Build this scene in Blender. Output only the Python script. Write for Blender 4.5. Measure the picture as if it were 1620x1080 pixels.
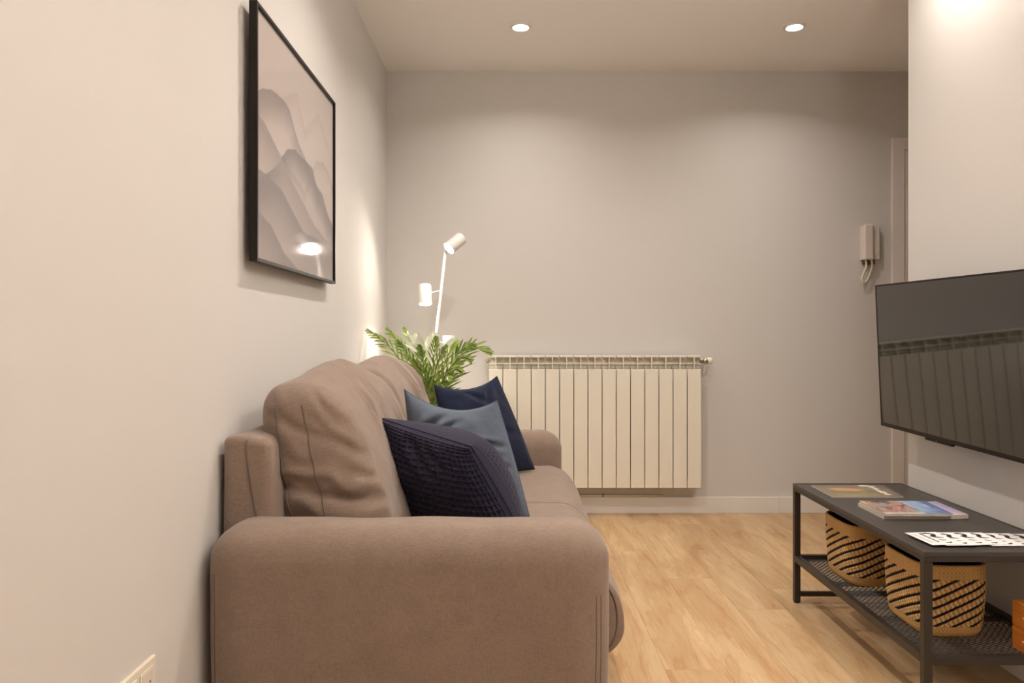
import bpy, bmesh, math, random
import numpy as np
from mathutils import Vector, Matrix, noise
R = math.radians
random.seed(7)
for o in list(bpy.data.objects):
    bpy.data.objects.remove(o)
scene = bpy.context.scene
C = scene.collection

# ------------------------------------------------------------------ camera, world, exposure
F, VX, VY, CH = 1200.0, 812.0, 532.0, 1.02      # focal length in pixels, vanishing point, camera height
cam_d = bpy.data.cameras.new('camera')
cam = bpy.data.objects.new('camera', cam_d); C.objects.link(cam)
cam.location = (0, 0, CH); cam.rotation_euler = (R(90), 0, 0)
cam_d.sensor_width = 36; cam_d.sensor_fit = 'HORIZONTAL'
cam_d.lens = 36 * F / 1620
cam_d.shift_x = (810 - VX) / 1620; cam_d.shift_y = (VY - 540) / 1620
cam_d.clip_start = 0.02
scene.camera = cam
w = bpy.data.worlds.new('world'); scene.world = w; w.use_nodes = True
w.node_tree.nodes['Background'].inputs[0].default_value = (1, .9, .8, 1)
w.node_tree.nodes['Background'].inputs[1].default_value = 0.05
vs = scene.view_settings
scene.display_settings.display_device = 'sRGB'
vs.view_transform = 'Standard'; vs.look = 'None'; vs.gamma = 1; vs.exposure = 0.07; vs.use_curve_mapping = False
DOWN_W = 7.0           # watts of each ceiling spot
DOWN_COL = (1.0, .92, .845)
FILL_W = 46.0             # watts of the added fill light, unseen
LAMP_W = 6.5
LAMP_COL = (1.0, .88, .76)

def P(x, y, Y):                                    # image point at depth Y -> place
    return Vector(((x - VX) * Y / F, Y, CH + (VY - y) * Y / F))

# ------------------------------------------------------------------ helpers
def lin(c):
    return tuple(((v / 255) / 12.92 if v / 255 <= .04045 else ((v / 255 + .055) / 1.055) ** 2.4) for v in c)

def tag(o, label=None, cat=None, group=None, kind=None):
    if label: o['label'] = label
    if cat: o['category'] = cat
    if group: o['group'] = group
    if kind: o['kind'] = kind
    return o

def empty(name, loc, label, cat, group=None):
    o = bpy.data.objects.new(name, None); C.objects.link(o); o.location = loc
    o.empty_display_size = .05
    return tag(o, label, cat, group)

def link(name, me, mat, parent=None):
    if mat is not None and not me.materials: me.materials.append(mat)
    o = bpy.data.objects.new(name, me); C.objects.link(o)
    if parent is not None:
        o.parent = parent
        q = parent
        while q.parent is not None: q = q.parent
        me.transform(Matrix.Translation(-Vector(q.location)))     # meshes are written in room coordinates
    return o

def smooth(me, on=True):
    me.polygons.foreach_set('use_smooth', [on] * len(me.polygons)); me.update()

def mesh(name, verts, faces, mat, parent=None, sm=True):
    me = bpy.data.meshes.new(name); me.from_pydata([tuple(v) for v in verts], [], faces)
    bm = bmesh.new(); bm.from_mesh(me); bmesh.ops.recalc_face_normals(bm, faces=bm.faces); bm.to_mesh(me); bm.free()
    smooth(me, sm)
    return link(name, me, mat, parent)

def from_bm(name, bm, mat, parent=None, sm=False):
    bmesh.ops.recalc_face_normals(bm, faces=bm.faces)
    me = bpy.data.meshes.new(name); bm.to_mesh(me); bm.free(); smooth(me, sm)
    return link(name, me, mat, parent)

def add_box(bm, x0, x1, y0, y1, z0, z1, bev=0, seg=2):
    r = bmesh.ops.create_cube(bm, size=1)
    vv = r['verts']
    for v in vv:
        v.co = Vector(((x0 + x1) / 2 + v.co.x * (x1 - x0), (y0 + y1) / 2 + v.co.y * (y1 - y0), (z0 + z1) / 2 + v.co.z * (z1 - z0)))
    if bev:
        ee = list({e for v in vv for e in v.link_edges})
        bmesh.ops.bevel(bm, geom=ee, offset=bev, segments=seg, profile=.5, affect='EDGES')

def box(name, x0, x1, y0, y1, z0, z1, mat, parent=None, bev=0, seg=2):
    bm = bmesh.new(); add_box(bm, x0, x1, y0, y1, z0, z1, bev, seg)
    return from_bm(name, bm, mat, parent)

def add_tube(bm, pts, rad, n=10, cap=True):
    pts = [Vector(p) for p in pts]
    rads = rad if isinstance(rad, (list, tuple)) else [rad] * len(pts)
    rings = []; prev = None
    for i, p in enumerate(pts):
        t = (pts[min(i + 1, len(pts) - 1)] - pts[max(i - 1, 0)]).normalized()
        if prev is None:
            a = t.orthogonal().normalized()
        else:
            a = prev - t * prev.dot(t)
            a = a.normalized() if a.length > 1e-6 else t.orthogonal().normalized()
        prev = a; b = t.cross(a)
        rings.append([bm.verts.new(p + (a * math.cos(2 * math.pi * k / n) + b * math.sin(2 * math.pi * k / n)) * rads[i]) for k in range(n)])
    for i in range(len(rings) - 1):
        for k in range(n):
            bm.faces.new((rings[i][k], rings[i][(k + 1) % n], rings[i + 1][(k + 1) % n], rings[i + 1][k]))
    if cap:
        bm.faces.new(rings[0][::-1]); bm.faces.new(rings[-1])

def tube(name, pts, rad, mat, parent=None, n=10):
    bm = bmesh.new(); add_tube(bm, pts, rad, n)
    return from_bm(name, bm, mat, parent, True)

def add_lathe(bm, prof, origin, axis=(0, 0, 1), n=40, cap0=True, cap1=True):
    ax = Vector(axis).normalized(); a = ax.orthogonal().normalized(); b = ax.cross(a); o = Vector(origin)
    rings = [[bm.verts.new(o + ax * h + (a * math.cos(2 * math.pi * k / n) + b * math.sin(2 * math.pi * k / n)) * r) for k in range(n)] for r, h in prof]
    for i in range(len(rings) - 1):
        for k in range(n):
            bm.faces.new((rings[i][k], rings[i][(k + 1) % n], rings[i + 1][(k + 1) % n], rings[i + 1][k]))
    if cap0: bm.faces.new(rings[0][::-1])
    if cap1: bm.faces.new(rings[-1])

def lathe(name, prof, origin, mat, parent=None, axis=(0, 0, 1), n=40, cap0=True, cap1=True, sm=True):
    bm = bmesh.new(); add_lathe(bm, prof, origin, axis, n, cap0, cap1)
    o = from_bm(name, bm, mat, parent, sm)
    if sm: o.data.set_sharp_from_angle(angle=R(40))
    return o

def rbox(name, c, h, r, fn, mat, parent=None, sr=6, sf=(8, 8, 8)):
    """A block with rounded edges (a radius per axis); fn(p) bends each point (coordinates -1..1, world point) afterwards."""
    ax = []
    for i in range(3):
        a = [-h[i] + r[i] * k / sr for k in range(sr)]
        L = h[i] - r[i]
        b = [-L + 2 * L * k / sf[i] for k in range(sf[i] + 1)]
        ax.append(a + b + [-q for q in a[::-1]])
    ids = {}; verts = []; faces = []
    def vid(p):
        k = tuple(round(q, 6) for q in p)
        if k not in ids:
            inner = [max(-(h[i] - r[i]), min(h[i] - r[i], p[i])) for i in range(3)]
            d = [(p[i] - inner[i]) / r[i] for i in range(3)]
            m = max(abs(q) for q in d); l = math.sqrt(sum(q * q for q in d))
            s = m / l if l > 1e-9 else 0
            q = Vector([inner[i] + d[i] * s * r[i] for i in range(3)])
            u = Vector([q[i] / h[i] for i in range(3)])
            wv = q + Vector(c)
            ids[k] = len(verts); verts.append(fn(u, wv) if fn else wv)
        return ids[k]
    for i in range(3):
        j, k = (i + 1) % 3, (i + 2) % 3
        for s in (-1, 1):
            for a in range(len(ax[j]) - 1):
                for b in range(len(ax[k]) - 1):
                    q = []
                    for (aa, bb) in ((a, b), (a + 1, b), (a + 1, b + 1), (a, b + 1)):
                        p = [0, 0, 0]; p[i] = s * h[i]; p[j] = ax[j][aa]; p[k] = ax[k][bb]; q.append(vid(p))
                    if len(set(q)) >= 3: faces.append(tuple(q) if len(set(q)) == 4 else tuple(dict.fromkeys(q)))
    return mesh(name, verts, faces, mat, parent)

def nz(x, y, z, s=1.0):
    return noise.noise(Vector((x * s, y * s, z * s)))

# ------------------------------------------------------------------ materials
def new_mat(name):
    m = bpy.data.materials.new(name); m.use_nodes = True
    nt = m.node_tree
    return m, nt, nt.nodes['Principled BSDF'], nt.nodes.new, nt.links.new

def plain(name, col, rough=.5, metal=0, spec=.5, bump=0, bscale=200, var=0, vscale=6, sheen=0):
    m, nt, p, N, L = new_mat(name)
    p.inputs['Base Color'].default_value = (*col, 1); p.inputs['Roughness'].default_value = rough
    p.inputs['Metallic'].default_value = metal; p.inputs['Specular IOR Level'].default_value = spec
    if sheen:
        p.inputs['Sheen Weight'].default_value = sheen; p.inputs['Sheen Roughness'].default_value = .5
    if bump or var:
        tc = N('ShaderNodeTexCoord')
    if bump:
        n = N('ShaderNodeTexNoise'); n.inputs['Scale'].default_value = bscale; n.inputs['Detail'].default_value = 3
        L(tc.outputs['Object'], n.inputs['Vector'])
        b = N('ShaderNodeBump'); b.inputs['Strength'].default_value = bump; b.inputs['Distance'].default_value = .002
        L(n.outputs['Fac'], b.inputs['Height']); L(b.outputs['Normal'], p.inputs['Normal'])
    if var:
        n = N('ShaderNodeTexNoise'); n.inputs['Scale'].default_value = vscale; n.inputs['Detail'].default_value = 4
        L(tc.outputs['Object'], n.inputs['Vector'])
        mx = N('ShaderNodeMix'); mx.data_type = 'RGBA'
        mx.inputs[6].default_value = (*[c * (1 - var) for c in col], 1); mx.inputs[7].default_value = (*[min(1, c * (1 + var)) for c in col], 1)
        L(n.outputs['Fac'], mx.inputs[0]); L(mx.outputs[2], p.inputs['Base Color'])
    return m

def fabric(name, col, var=.16, scale=900, bump=.35, rough=.9, sheen=.25):
    """woven cloth: fine crossed threads, slightly mottled"""
    m, nt, p, N, L = new_mat(name)
    tc = N('ShaderNodeTexCoord')
    mp = N('ShaderNodeMapping'); mp.inputs['Scale'].default_value = (1, 1, .22); L(tc.outputs['Object'], mp.inputs['Vector'])
    mp2 = N('ShaderNodeMapping'); mp2.inputs['Scale'].default_value = (.22, .3, 1); L(tc.outputs['Object'], mp2.inputs['Vector'])
    n1 = N('ShaderNodeTexNoise'); n1.inputs['Scale'].default_value = scale * .45; n1.inputs['Detail'].default_value = 2; L(mp.outputs[0], n1.inputs['Vector'])
    n2 = N('ShaderNodeTexNoise'); n2.inputs['Scale'].default_value = scale * .45; n2.inputs['Detail'].default_value = 2; L(mp2.outputs[0], n2.inputs['Vector'])
    n3 = N('ShaderNodeTexNoise'); n3.inputs['Scale'].default_value = 22; n3.inputs['Detail'].default_value = 5; L(tc.outputs['Object'], n3.inputs['Vector'])
    a = N('ShaderNodeMath'); a.operation = 'ADD'; L(n1.outputs['Fac'], a.inputs[0]); L(n2.outputs['Fac'], a.inputs[1])
    b2 = N('ShaderNodeMath'); b2.operation = 'MULTIPLY_ADD'; L(n3.outputs['Fac'], b2.inputs[0]); b2.inputs[1].default_value = .7; L(a.outputs[0], b2.inputs[2])
    rp = N('ShaderNodeMapRange'); rp.inputs[1].default_value = .95; rp.inputs[2].default_value = 1.75; L(b2.outputs[0], rp.inputs[0])
    mx = N('ShaderNodeMix'); mx.data_type = 'RGBA'; L(rp.outputs[0], mx.inputs[0])
    mx.inputs[6].default_value = (*[c * (1 - var) for c in col], 1); mx.inputs[7].default_value = (*[c * (1 + var) for c in col], 1)
    L(mx.outputs[2], p.inputs['Base Color'])
    bp = N('ShaderNodeBump'); bp.inputs['Strength'].default_value = bump; bp.inputs['Distance'].default_value = .0015
    L(a.outputs[0], bp.inputs['Height']); L(bp.outputs['Normal'], p.inputs['Normal'])
    p.inputs['Roughness'].default_value = rough; p.inputs['Specular IOR Level'].default_value = .2
    p.inputs['Sheen Weight'].default_value = sheen; p.inputs['Sheen Roughness'].default_value = .5
    return m

def vcol_mat(name, rough=.5, spec=.4, attr='Col', bump=0):
    m, nt, p, N, L = new_mat(name)
    a = N('ShaderNodeVertexColor'); a.layer_name = attr; L(a.outputs['Color'], p.inputs['Base Color'])
    p.inputs['Roughness'].default_value = rough; p.inputs['Specular IOR Level'].default_value = spec
    if bump:
        tc = N('ShaderNodeTexCoord'); n = N('ShaderNodeTexNoise'); n.inputs['Scale'].default_value = 700; L(tc.outputs['Object'], n.inputs['Vector'])
        b = N('ShaderNodeBump'); b.inputs['Strength'].default_value = bump; b.inputs['Distance'].default_value = .002
        L(n.outputs['Fac'], b.inputs['Height']); L(b.outputs['Normal'], p.inputs['Normal'])
    return m

def set_vcol(o, cols):                       # per-vertex linear colours
    me = o.data
    a = me.color_attributes.new('Col', 'FLOAT_COLOR', 'POINT')
    arr = np.ones((len(me.vertices), 4), dtype=np.float32); arr[:, :3] = np.asarray(cols, dtype=np.float32)
    a.data.foreach_set('color', arr.ravel())

def emit_mat(name, col, s):
    m, nt, p, N, L = new_mat(name)
    p.inputs['Emission Color'].default_value = (*col, 1); p.inputs['Emission Strength'].default_value = s
    p.inputs['Base Color'].default_value = (.8, .8, .8, 1)
    return m

WALL = (.675, .648, .618)
M = {}
M['wall'] = plain('wall_paint', WALL, .85, spec=.15, bump=.06, bscale=160)
M['ceiling'] = plain('ceiling_paint', (.91, .885, .855), .9, spec=.1)
M['trim'] = plain('white_lacquer', (.80, .76, .71), .45, spec=.3)
M['joint'] = plain('joint_filler', (.45, .33, .22), .9)
M['sofa'] = fabric('taupe_cloth', (.265, .193, .150))
M['seam'] = plain('taupe_seam', (.178, .134, .109), .95, spec=.1)
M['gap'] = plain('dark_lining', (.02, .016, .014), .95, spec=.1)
M['navy'] = fabric('navy_cotton', (.012, .017, .042), var=.2, scale=700, bump=.2, sheen=.12)
M['blue'] = fabric('slate_blue_cotton', (.108, .130, .170), var=.12, scale=700, bump=.2, sheen=.12)
M['waffle'] = plain('navy_waffle', (.026, .023, .046), .9, spec=.15, bump=.2, bscale=900, sheen=.12)
M['rad'] = plain('radiator_enamel', (.84, .79, .68), .35, spec=.4)
M['chrome'] = plain('valve_nickel', (.55, .50, .44), .3, metal=1)
M['plastic'] = plain('cream_plastic', (.74, .66, .60), .45, spec=.35)
M['plastic2'] = plain('ivory_plastic', (.78, .71, .58), .4, spec=.4)
M['slot'] = plain('dark_slot', (.10, .075, .055), .8)
M['black'] = plain('frame_black', (.012, .008, .006), .45, spec=.25)
M['steel'] = plain('charcoal_steel', (.030, .024, .020), .42, spec=.5, bump=.05, bscale=500)
M['steel_top'] = plain('charcoal_steel_top', (.050, .043, .038), .38, spec=.55, var=.08, vscale=9)
M['lamp'] = plain('white_lamp_enamel', (.80, .78, .74), .35, spec=.4)
M['paper'] = plain('page_edges', (.62, .56, .48), .8, bump=.3, bscale=900)
M['card'] = plain('white_card', (.82, .78, .76), .6, spec=.3)
M['ink'] = plain('black_ink', (.012, .010, .010), .7, spec=.2)
M['pot'] = plain('white_glazed_pot', (.75, .72, .68), .3, spec=.5)
M['soil'] = plain('soil', (.05, .035, .022), .95, bump=1, bscale=120)
M['stem'] = plain('green_stem', (.14, .20, .04), .5, var=.25)
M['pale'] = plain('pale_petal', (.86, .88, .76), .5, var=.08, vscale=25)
M['door'] = plain('door_lacquer', (.80, .74, .69), .45, spec=.3)
M['bulb'] = emit_mat('bulb_glow', (1, .95, .88), 60)
M['spot_glow'] = emit_mat('spot_lens_glow', (1, .93, .84), 22)
M['wood'] = None

def leaf_mat():
    m, nt, p, N, L = new_mat('palm_leaf')
    oi = N('ShaderNodeObjectInfo'); tc = N('ShaderNodeTexCoord')
    n = N('ShaderNodeTexNoise'); n.inputs['Scale'].default_value = 30; L(tc.outputs['Object'], n.inputs['Vector'])
    a = N('ShaderNodeMath'); a.operation = 'MULTIPLY_ADD'; L(oi.outputs['Random'], a.inputs[0]); a.inputs[1].default_value = .45; L(n.outputs['Fac'], a.inputs[2])
    r = N('ShaderNodeValToRGB'); e = r.color_ramp.elements
    e[0].position = .35; e[0].color = (.075, .19, .020, 1); e[1].position = 1.0; e[1].color = (.46, .56, .14, 1)
    L(a.outputs[0], r.inputs[0]); L(r.outputs[0], p.inputs['Base Color'])
    p.inputs['Roughness'].default_value = .38; p.inputs['Specular IOR Level'].default_value = .5
    return m
M['leaf'] = leaf_mat()

def plank_mat():
    m, nt, p, N, L = new_mat('light_oak_laminate')
    tc = N('ShaderNodeTexCoord'); oi = N('ShaderNodeObjectInfo')
    off = N('ShaderNodeVectorMath'); off.operation = 'SCALE'
    cx = N('ShaderNodeCombineXYZ'); L(oi.outputs['Random'], cx.inputs[0]); L(oi.outputs['Random'], cx.inputs[1])
    L(cx.outputs[0], off.inputs[0]); off.inputs['Scale'].default_value = 37
    ad = N('ShaderNodeVectorMath'); ad.operation = 'ADD'; L(tc.outputs['Object'], ad.inputs[0]); L(off.outputs[0], ad.inputs[1])
    def noise_n(sc, detail, scale=(1, 1, 1), dist=0):
        mp = N('ShaderNodeMapping'); mp.inputs['Scale'].default_value = scale; L(ad.outputs[0], mp.inputs['Vector'])
        n = N('ShaderNodeTexNoise'); n.inputs['Scale'].default_value = sc; n.inputs['Detail'].default_value = detail
        n.inputs['Distortion'].default_value = dist; n.inputs['Roughness'].default_value = .6
        L(mp.outputs[0], n.inputs['Vector']); return n
    broad = noise_n(9, 3, (1, .16, 1), .6)
    fine = noise_n(110, 3, (1, .045, 1), .3)
    knots = noise_n(15, 4, (1, .15, 1), 1.2)
    # cathedral grain: bands of the stretched noise
    wv = N('ShaderNodeMath'); wv.operation = 'MULTIPLY'; L(broad.outputs['Fac'], wv.inputs[0]); wv.inputs[1].default_value = 42
    sn = N('ShaderNodeMath'); sn.operation = 'SINE'; L(wv.outputs[0], sn.inputs[0])
    r1 = N('ShaderNodeValToRGB'); e = r1.color_ramp.elements
    e[0].position = .3; e[0].color = (*lin((192, 155, 112)), 1); e[1].position = .7; e[1].color = (*lin((222, 196, 156)), 1)
    L(broad.outputs['Fac'], r1.inputs[0])
    m1 = N('ShaderNodeMix'); m1.data_type = 'RGBA'; m1.blend_type = 'MULTIPLY'
    rs = N('ShaderNodeMapRange'); rs.inputs[1].default_value = .3; rs.inputs[2].default_value = .75; rs.inputs[3].default_value = 1; rs.inputs[4].default_value = .0
    L(fine.outputs['Fac'], rs.inputs[0])
    sc = N('ShaderNodeMath'); sc.operation = 'MULTIPLY'; L(rs.outputs[0], sc.inputs[0]); sc.inputs[1].default_value = .7
    L(sc.outputs[0], m1.inputs[0]); L(r1.outputs[0], m1.inputs[6]); m1.inputs[7].default_value = (.84, .76, .66, 1)
    m2 = N('ShaderNodeMix'); m2.data_type = 'RGBA'; m2.blend_type = 'MULTIPLY'
    rk = N('ShaderNodeMapRange'); rk.inputs[1].default_value = .50; rk.inputs[2].default_value = .68; rk.inputs[3].default_value = 0; rk.inputs[4].default_value = .55
    L(knots.outputs['Fac'], rk.inputs[0]); L(rk.outputs[0], m2.inputs[0]); L(m1.outputs[2], m2.inputs[6]); m2.inputs[7].default_value = (.84, .66, .50, 1)
    m4 = N('ShaderNodeMix'); m4.data_type = 'RGBA'; m4.blend_type = 'MULTIPLY'
    r4 = N('ShaderNodeMapRange'); r4.inputs[1].default_value = .5; r4.inputs[2].default_value = 1; r4.inputs[3].default_value = 0; r4.inputs[4].default_value = .32
    L(sn.outputs[0], r4.inputs[0]); L(r4.outputs[0], m4.inputs[0]); L(m2.outputs[2], m4.inputs[6]); m4.inputs[7].default_value = (.78, .66, .52, 1)
    m3 = N('ShaderNodeHueSaturation'); L(m4.outputs[2], m3.inputs['Color'])
    rv = N('ShaderNodeMapRange'); rv.inputs[3].default_value = .88; rv.inputs[4].default_value = 1.06; L(oi.outputs['Random'], rv.inputs[0]); L(rv.outputs[0], m3.inputs['Value'])
    L(m3.outputs[0], p.inputs['Base Color'])
    p.inputs['Roughness'].default_value = .42; p.inputs['Specular IOR Level'].default_value = .35
    b = N('ShaderNodeBump'); b.inputs['Strength'].default_value = .12; b.inputs['Distance'].default_value = .001
    L(fine.outputs['Fac'], b.inputs['Height']); L(b.outputs['Normal'], p.inputs['Normal'])
    return m
M['plank'] = plank_mat()

def box_wood():
    m, nt, p, N, L = new_mat('orange_bamboo')
    tc = N('ShaderNodeTexCoord'); mp = N('ShaderNodeMapping'); mp.inputs['Scale'].default_value = (20, 3, 60); L(tc.outputs['Object'], mp.inputs['Vector'])
    n = N('ShaderNodeTexNoise'); n.inputs['Scale'].default_value = 2; L(mp.outputs[0], n.inputs['Vector'])
    r = N('ShaderNodeValToRGB'); e = r.color_ramp.elements
    e[0].position = .3; e[0].color = (*lin((212, 124, 44)), 1); e[1].position = .75; e[1].color = (*lin((236, 156, 74)), 1)
    L(n.outputs['Fac'], r.inputs[0]); L(r.outputs[0], p.inputs['Base Color']); p.inputs['Roughness'].default_value = .4
    return m
M['wood'] = box_wood()

def pane_mat():
    m = bpy.data.materials.new('thin_glass'); m.use_nodes = True; nt = m.node_tree; nt.nodes.clear()
    N, L = nt.nodes.new, nt.links.new
    out = N('ShaderNodeOutputMaterial'); mx = N('ShaderNodeMixShader'); t = N('ShaderNodeBsdfTransparent'); g = N('ShaderNodeBsdfGlossy')
    g.inputs['Roughness'].default_value = .05; ge = N('ShaderNodeNewGeometry'); dt = N('ShaderNodeVectorMath'); dt.operation = 'DOT_PRODUCT'
    L(ge.outputs['Normal'], dt.inputs[0]); L(ge.outputs['Incoming'], dt.inputs[1])
    def mt(op, a, b):
        q = N('ShaderNodeMath'); q.operation = op
        for i, v in enumerate((a, b)):
            if v is None: continue
            if isinstance(v, (int, float)): q.inputs[i].default_value = v
            else: L(v, q.inputs[i])
        return q.outputs[0]
    c_ = mt('ABSOLUTE', dt.outputs['Value'], None)
    fr = mt('ADD', mt('MULTIPLY', mt('POWER', mt('SUBTRACT', 1.0, c_), 5.0), .96), .04)   # Schlick
    t.inputs['Color'].default_value = (.96, .96, .96, 1)
    L(fr, mx.inputs[0]); L(t.outputs[0], mx.inputs[1]); L(g.outputs[0], mx.inputs[2]); L(mx.outputs[0], out.inputs[0])
    return m
M['pane'] = pane_mat()

def screen_mat():
    m, nt, p, N, L = new_mat('tv_panel')
    p.inputs['Base Color'].default_value = (.010, .008, .007, 1); p.inputs['Roughness'].default_value = .035
    p.inputs['IOR'].default_value = 1.75; p.inputs['Specular IOR Level'].default_value = .5
    return m
M['screen'] = screen_mat()

# ------------------------------------------------------------------ room shell
XL, YB, ZC = -.731, 4.387, 2.552          # left wall, back wall, ceiling
XR, YRE = 1.517, 2.915                    # right wall with the television and where it ends
YF, XH = -2.2, 3.0                        # wall behind the camera, far side of the hall
def struct(o): return tag(o, kind='structure')
struct(box('wall_left', XL - .12, XL, YF - .12, YB + .12, -.05, ZC + .12, M['wall']))
struct(box('wall_back', XL, XH, YB, YB + .12, -.05, ZC + .12, M['wall']))
struct(box('wall_right', XR, XR + .11, YF, YRE, -.012, ZC + .001, M['wall'], bev=.003))
struct(box('wall_rear', XL, XR + .11, YF - .12, YF, -.05, ZC + .12, M['wall']))
struct(box('wall_hall', XH, XH + .12, YRE - 1.2, YB + .12, -.05, ZC + .12, M['wall']))
struct(box('wall_hall_end', XR + .11, XH, YRE - 1.32, YRE - 1.2, -.05, ZC + .12, M['wall']))
struct(box('ceiling', XL, XH, YF, YB, ZC, ZC + .12, M['ceiling']))
# floor: laminate planks laid towards the back wall
fl = empty('floor', (0, 0, 0), None, None); fl['kind'] = 'structure'
box('subfloor', XL, XH, YF, YB, -.05, -.0125, M['joint'], fl)
PW, PL = .186, 1.285
def plank_mesh(wd, ln):
    bm = bmesh.new(); add_box(bm, .0001, wd - .0001, .0001, ln - .0001, -.012, 0)
    ee = [e for e in bm.edges if all(v.co.z > -.001 for v in e.verts)]
    bmesh.ops.bevel(bm, geom=ee, offset=.0006, segments=1, affect='EDGES')
    bmesh.ops.recalc_face_normals(bm, faces=bm.faces)
    me = bpy.data.meshes.new('plank'); bm.to_mesh(me); bm.free(); me.materials.append(M['plank']); return me
cache = {}
k0 = math.floor((XL - .093) / PW)
offs = {3: .20, 4: .92, 2: .52, 1: .45, 5: .10, 6: .70}
for k in range(k0, 18):
    x0 = max(.093 + k * PW, XL); x1 = min(.093 + (k + 1) * PW, XH)
    if x1 - x0 < .01: continue
    ph = offs.get(k, (k * .37) % 1.0)
    # board 3's butt joint lies at depth 2.71 in the photograph
    y = YF - (1 - ph) * PL
    while y < YB:
        a, b = max(y, YF), min(y + PL, YB)
        if b - a > .02:
            key = (round(x1 - x0, 4), round(b - a, 4))
            if key not in cache: cache[key] = plank_mesh(*key)
            o = bpy.data.objects.new('plank', cache[key]); C.objects.link(o); o.parent = fl; o.location = (x0, a, 0)
        y += PL
# skirting
def skirting(name, x0, x1, y0, y1):
    return struct(box(name, x0, x1, y0, y1, 0, .0935, M['trim'], bev=.002))
DX0 = 2.185                                # door casing starts here on the back wall
skirting('baseboard_back', XL + .013, 1.533, YB - .013, YB)
skirting('baseboard_back_end', 1.5335, DX0, YB - .013, YB)
skirting('baseboard_left', XL, XL + .0085, YF, YB)
skirting('baseboard_right', XR - .011, XR, YF, YRE)
# door with casing in the hall
DZ = 2.165
bm = bmesh.new()
add_box(bm, DX0, DX0 + .07, YB - .018, YB, 0, DZ, .002); add_box(bm, DX0 + .07, XH - .05, YB - .018, YB, DZ - .07, DZ, .002)
struct(from_bm('trim_1', bm, M['door']))
d = struct(box('door_1', DX0 + .072, XH - .12, YB - .012, YB - .001, .004, DZ - .072, M['door'], bev=.001))
lathe('door_handle', [(.024, 0), (.024, .008), (.009, .009), (.009, .04), (.012, .041), (.012, .055)], (DX0 + .14, YB - .012, 1.02), M['chrome'], d, axis=(0, -1, 0), n=20)

# ------------------------------------------------------------------ ceiling spots
def downlight(x, y, label, power=1.0, aim=(0, 0, -1)):
    t = empty('ceiling_spotlight', (x, y, ZC), label, 'ceiling light', 'recessed ceiling spots')
    lathe('trim_ring', [(.040, -.012), (.041, -.004), (.052, -.005), (.056, -.002), (.056, .0)], (x, y, ZC), M['lamp'], t, cap0=False, cap1=False)
    lathe('lens', [(.001, -.0045), (.030, -.0060), (.0405, -.0040), (.0405, -.0012)], (x, y, ZC), M['spot_glow'], t, cap0=True, cap1=True)
    ld = bpy.data.lights.new('spot_beam', 'AREA'); ld.energy = DOWN_W * power; ld.color = DOWN_COL
    ld.shape = 'DISK'; ld.size = .075; ld.spread = R(145)
    lo = bpy.data.objects.new('spot_beam', ld); C.objects.link(lo); lo.parent = t; lo.location = (0, 0, -.014)
    lo.rotation_euler = Vector(aim).to_track_quat('-Z', 'Y').to_euler()
    return t
downlight(.037, 3.74, 'small round recessed ceiling spot above the sofa, left of the two lit ones', 0.8)
downlight(1.386, 3.74, 'small round recessed ceiling spot near the hall corner, right of the two lit ones', 0.72)
downlight(.037, 2.57, 'recessed ceiling spot above the middle of the sofa, out of frame', 1.7)
downlight(1.386, 2.50, 'recessed ceiling spot close to the wall above the television, out of frame', 0.8)
downlight(.037, 1.00, 'added fill spot in the ceiling in front of the sofa, out of frame', 0.25)  # unseen spot, added to even out the light
downlight(1.386, 1.00, 'added fill spot in the ceiling by the right wall before the television, out of frame', 0.9)  # also added as fill, never in view
downlight(.30, -.9, 'added fill spot in the ceiling behind the viewer, out of frame', 0.3)  # added fill from behind the camera

# ------------------------------------------------------------------ unseen bowl lamp, added to fill the room by ceiling bounce
FILL_X, FILL_Y = .98, .85
up = empty('fill_uplighter', (FILL_X, FILL_Y, 0), 'added fill light, a white bowl on a pole right of the viewer, out of frame', 'lamp')
lathe('lamp_base', [(.13, 0), (.14, .006), (.14, .018), (.02, .03)], (FILL_X, FILL_Y, 0), M['lamp'], up)
tube('pole', [(FILL_X, FILL_Y, .02), (FILL_X, FILL_Y, 1.70)], .011, M['lamp'], up, 14)
lathe('bowl', [(.012, 1.69), (.10, 1.71), (.17, 1.76), (.195, 1.81), (.19, 1.812), (.165, 1.765), (.10, 1.722), (.001, 1.715)], (FILL_X, FILL_Y, 0), M['lamp'], up, cap0=False, cap1=False)
ld = bpy.data.lights.new('fill_beam', 'AREA'); ld.shape = 'DISK'; ld.size = .26; ld.energy = FILL_W; ld.color = DOWN_COL
lo = bpy.data.objects.new('fill_beam', ld); C.objects.link(lo); lo.parent = up; lo.location = (0, 0, 1.79); lo.rotation_euler = (R(180), 0, 0)

# ------------------------------------------------------------------ sofa
SY0, SY1 = 1.734, 3.69                    # near face of near arm, far face of far arm
AI0, AI1 = 1.934, 3.51                    # inner faces of the arms
SXB, SXF = XL + .012, .228                # back and front of the arms
sofa = empty('sofa', (-.25, (SY0 + SY1) / 2, 0), 'two-seat taupe fabric sofa with rounded arms along the left wall', 'sofa')
def arm(y0, y1, outer):
    cx, cy = (SXB + SXF) / 2, (y0 + y1) / 2; zt, zb = .577, .03
    hz = (zt - zb) / 2
    def fn(u, p):
        q = p.copy()
        q.z += .0035 * nz(p.x, p.y, p.z, 7) * max(0, u.z)
        q.x -= .006 * max(0, -u.z) * u.x
        q.y += .004 * nz(p.x, p.y + 4, p.z, 5)
        return q
    return rbox('armrest', (cx, cy, zb + hz), ((SXF - SXB) / 2, (y1 - y0) / 2, hz), (.10, .078, .088), fn, M['sofa'], sofa, sr=9, sf=(30, 4, 14))
a1 = arm(SY0, AI0, 1); a2 = arm(AI1, SY1, -1)
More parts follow.
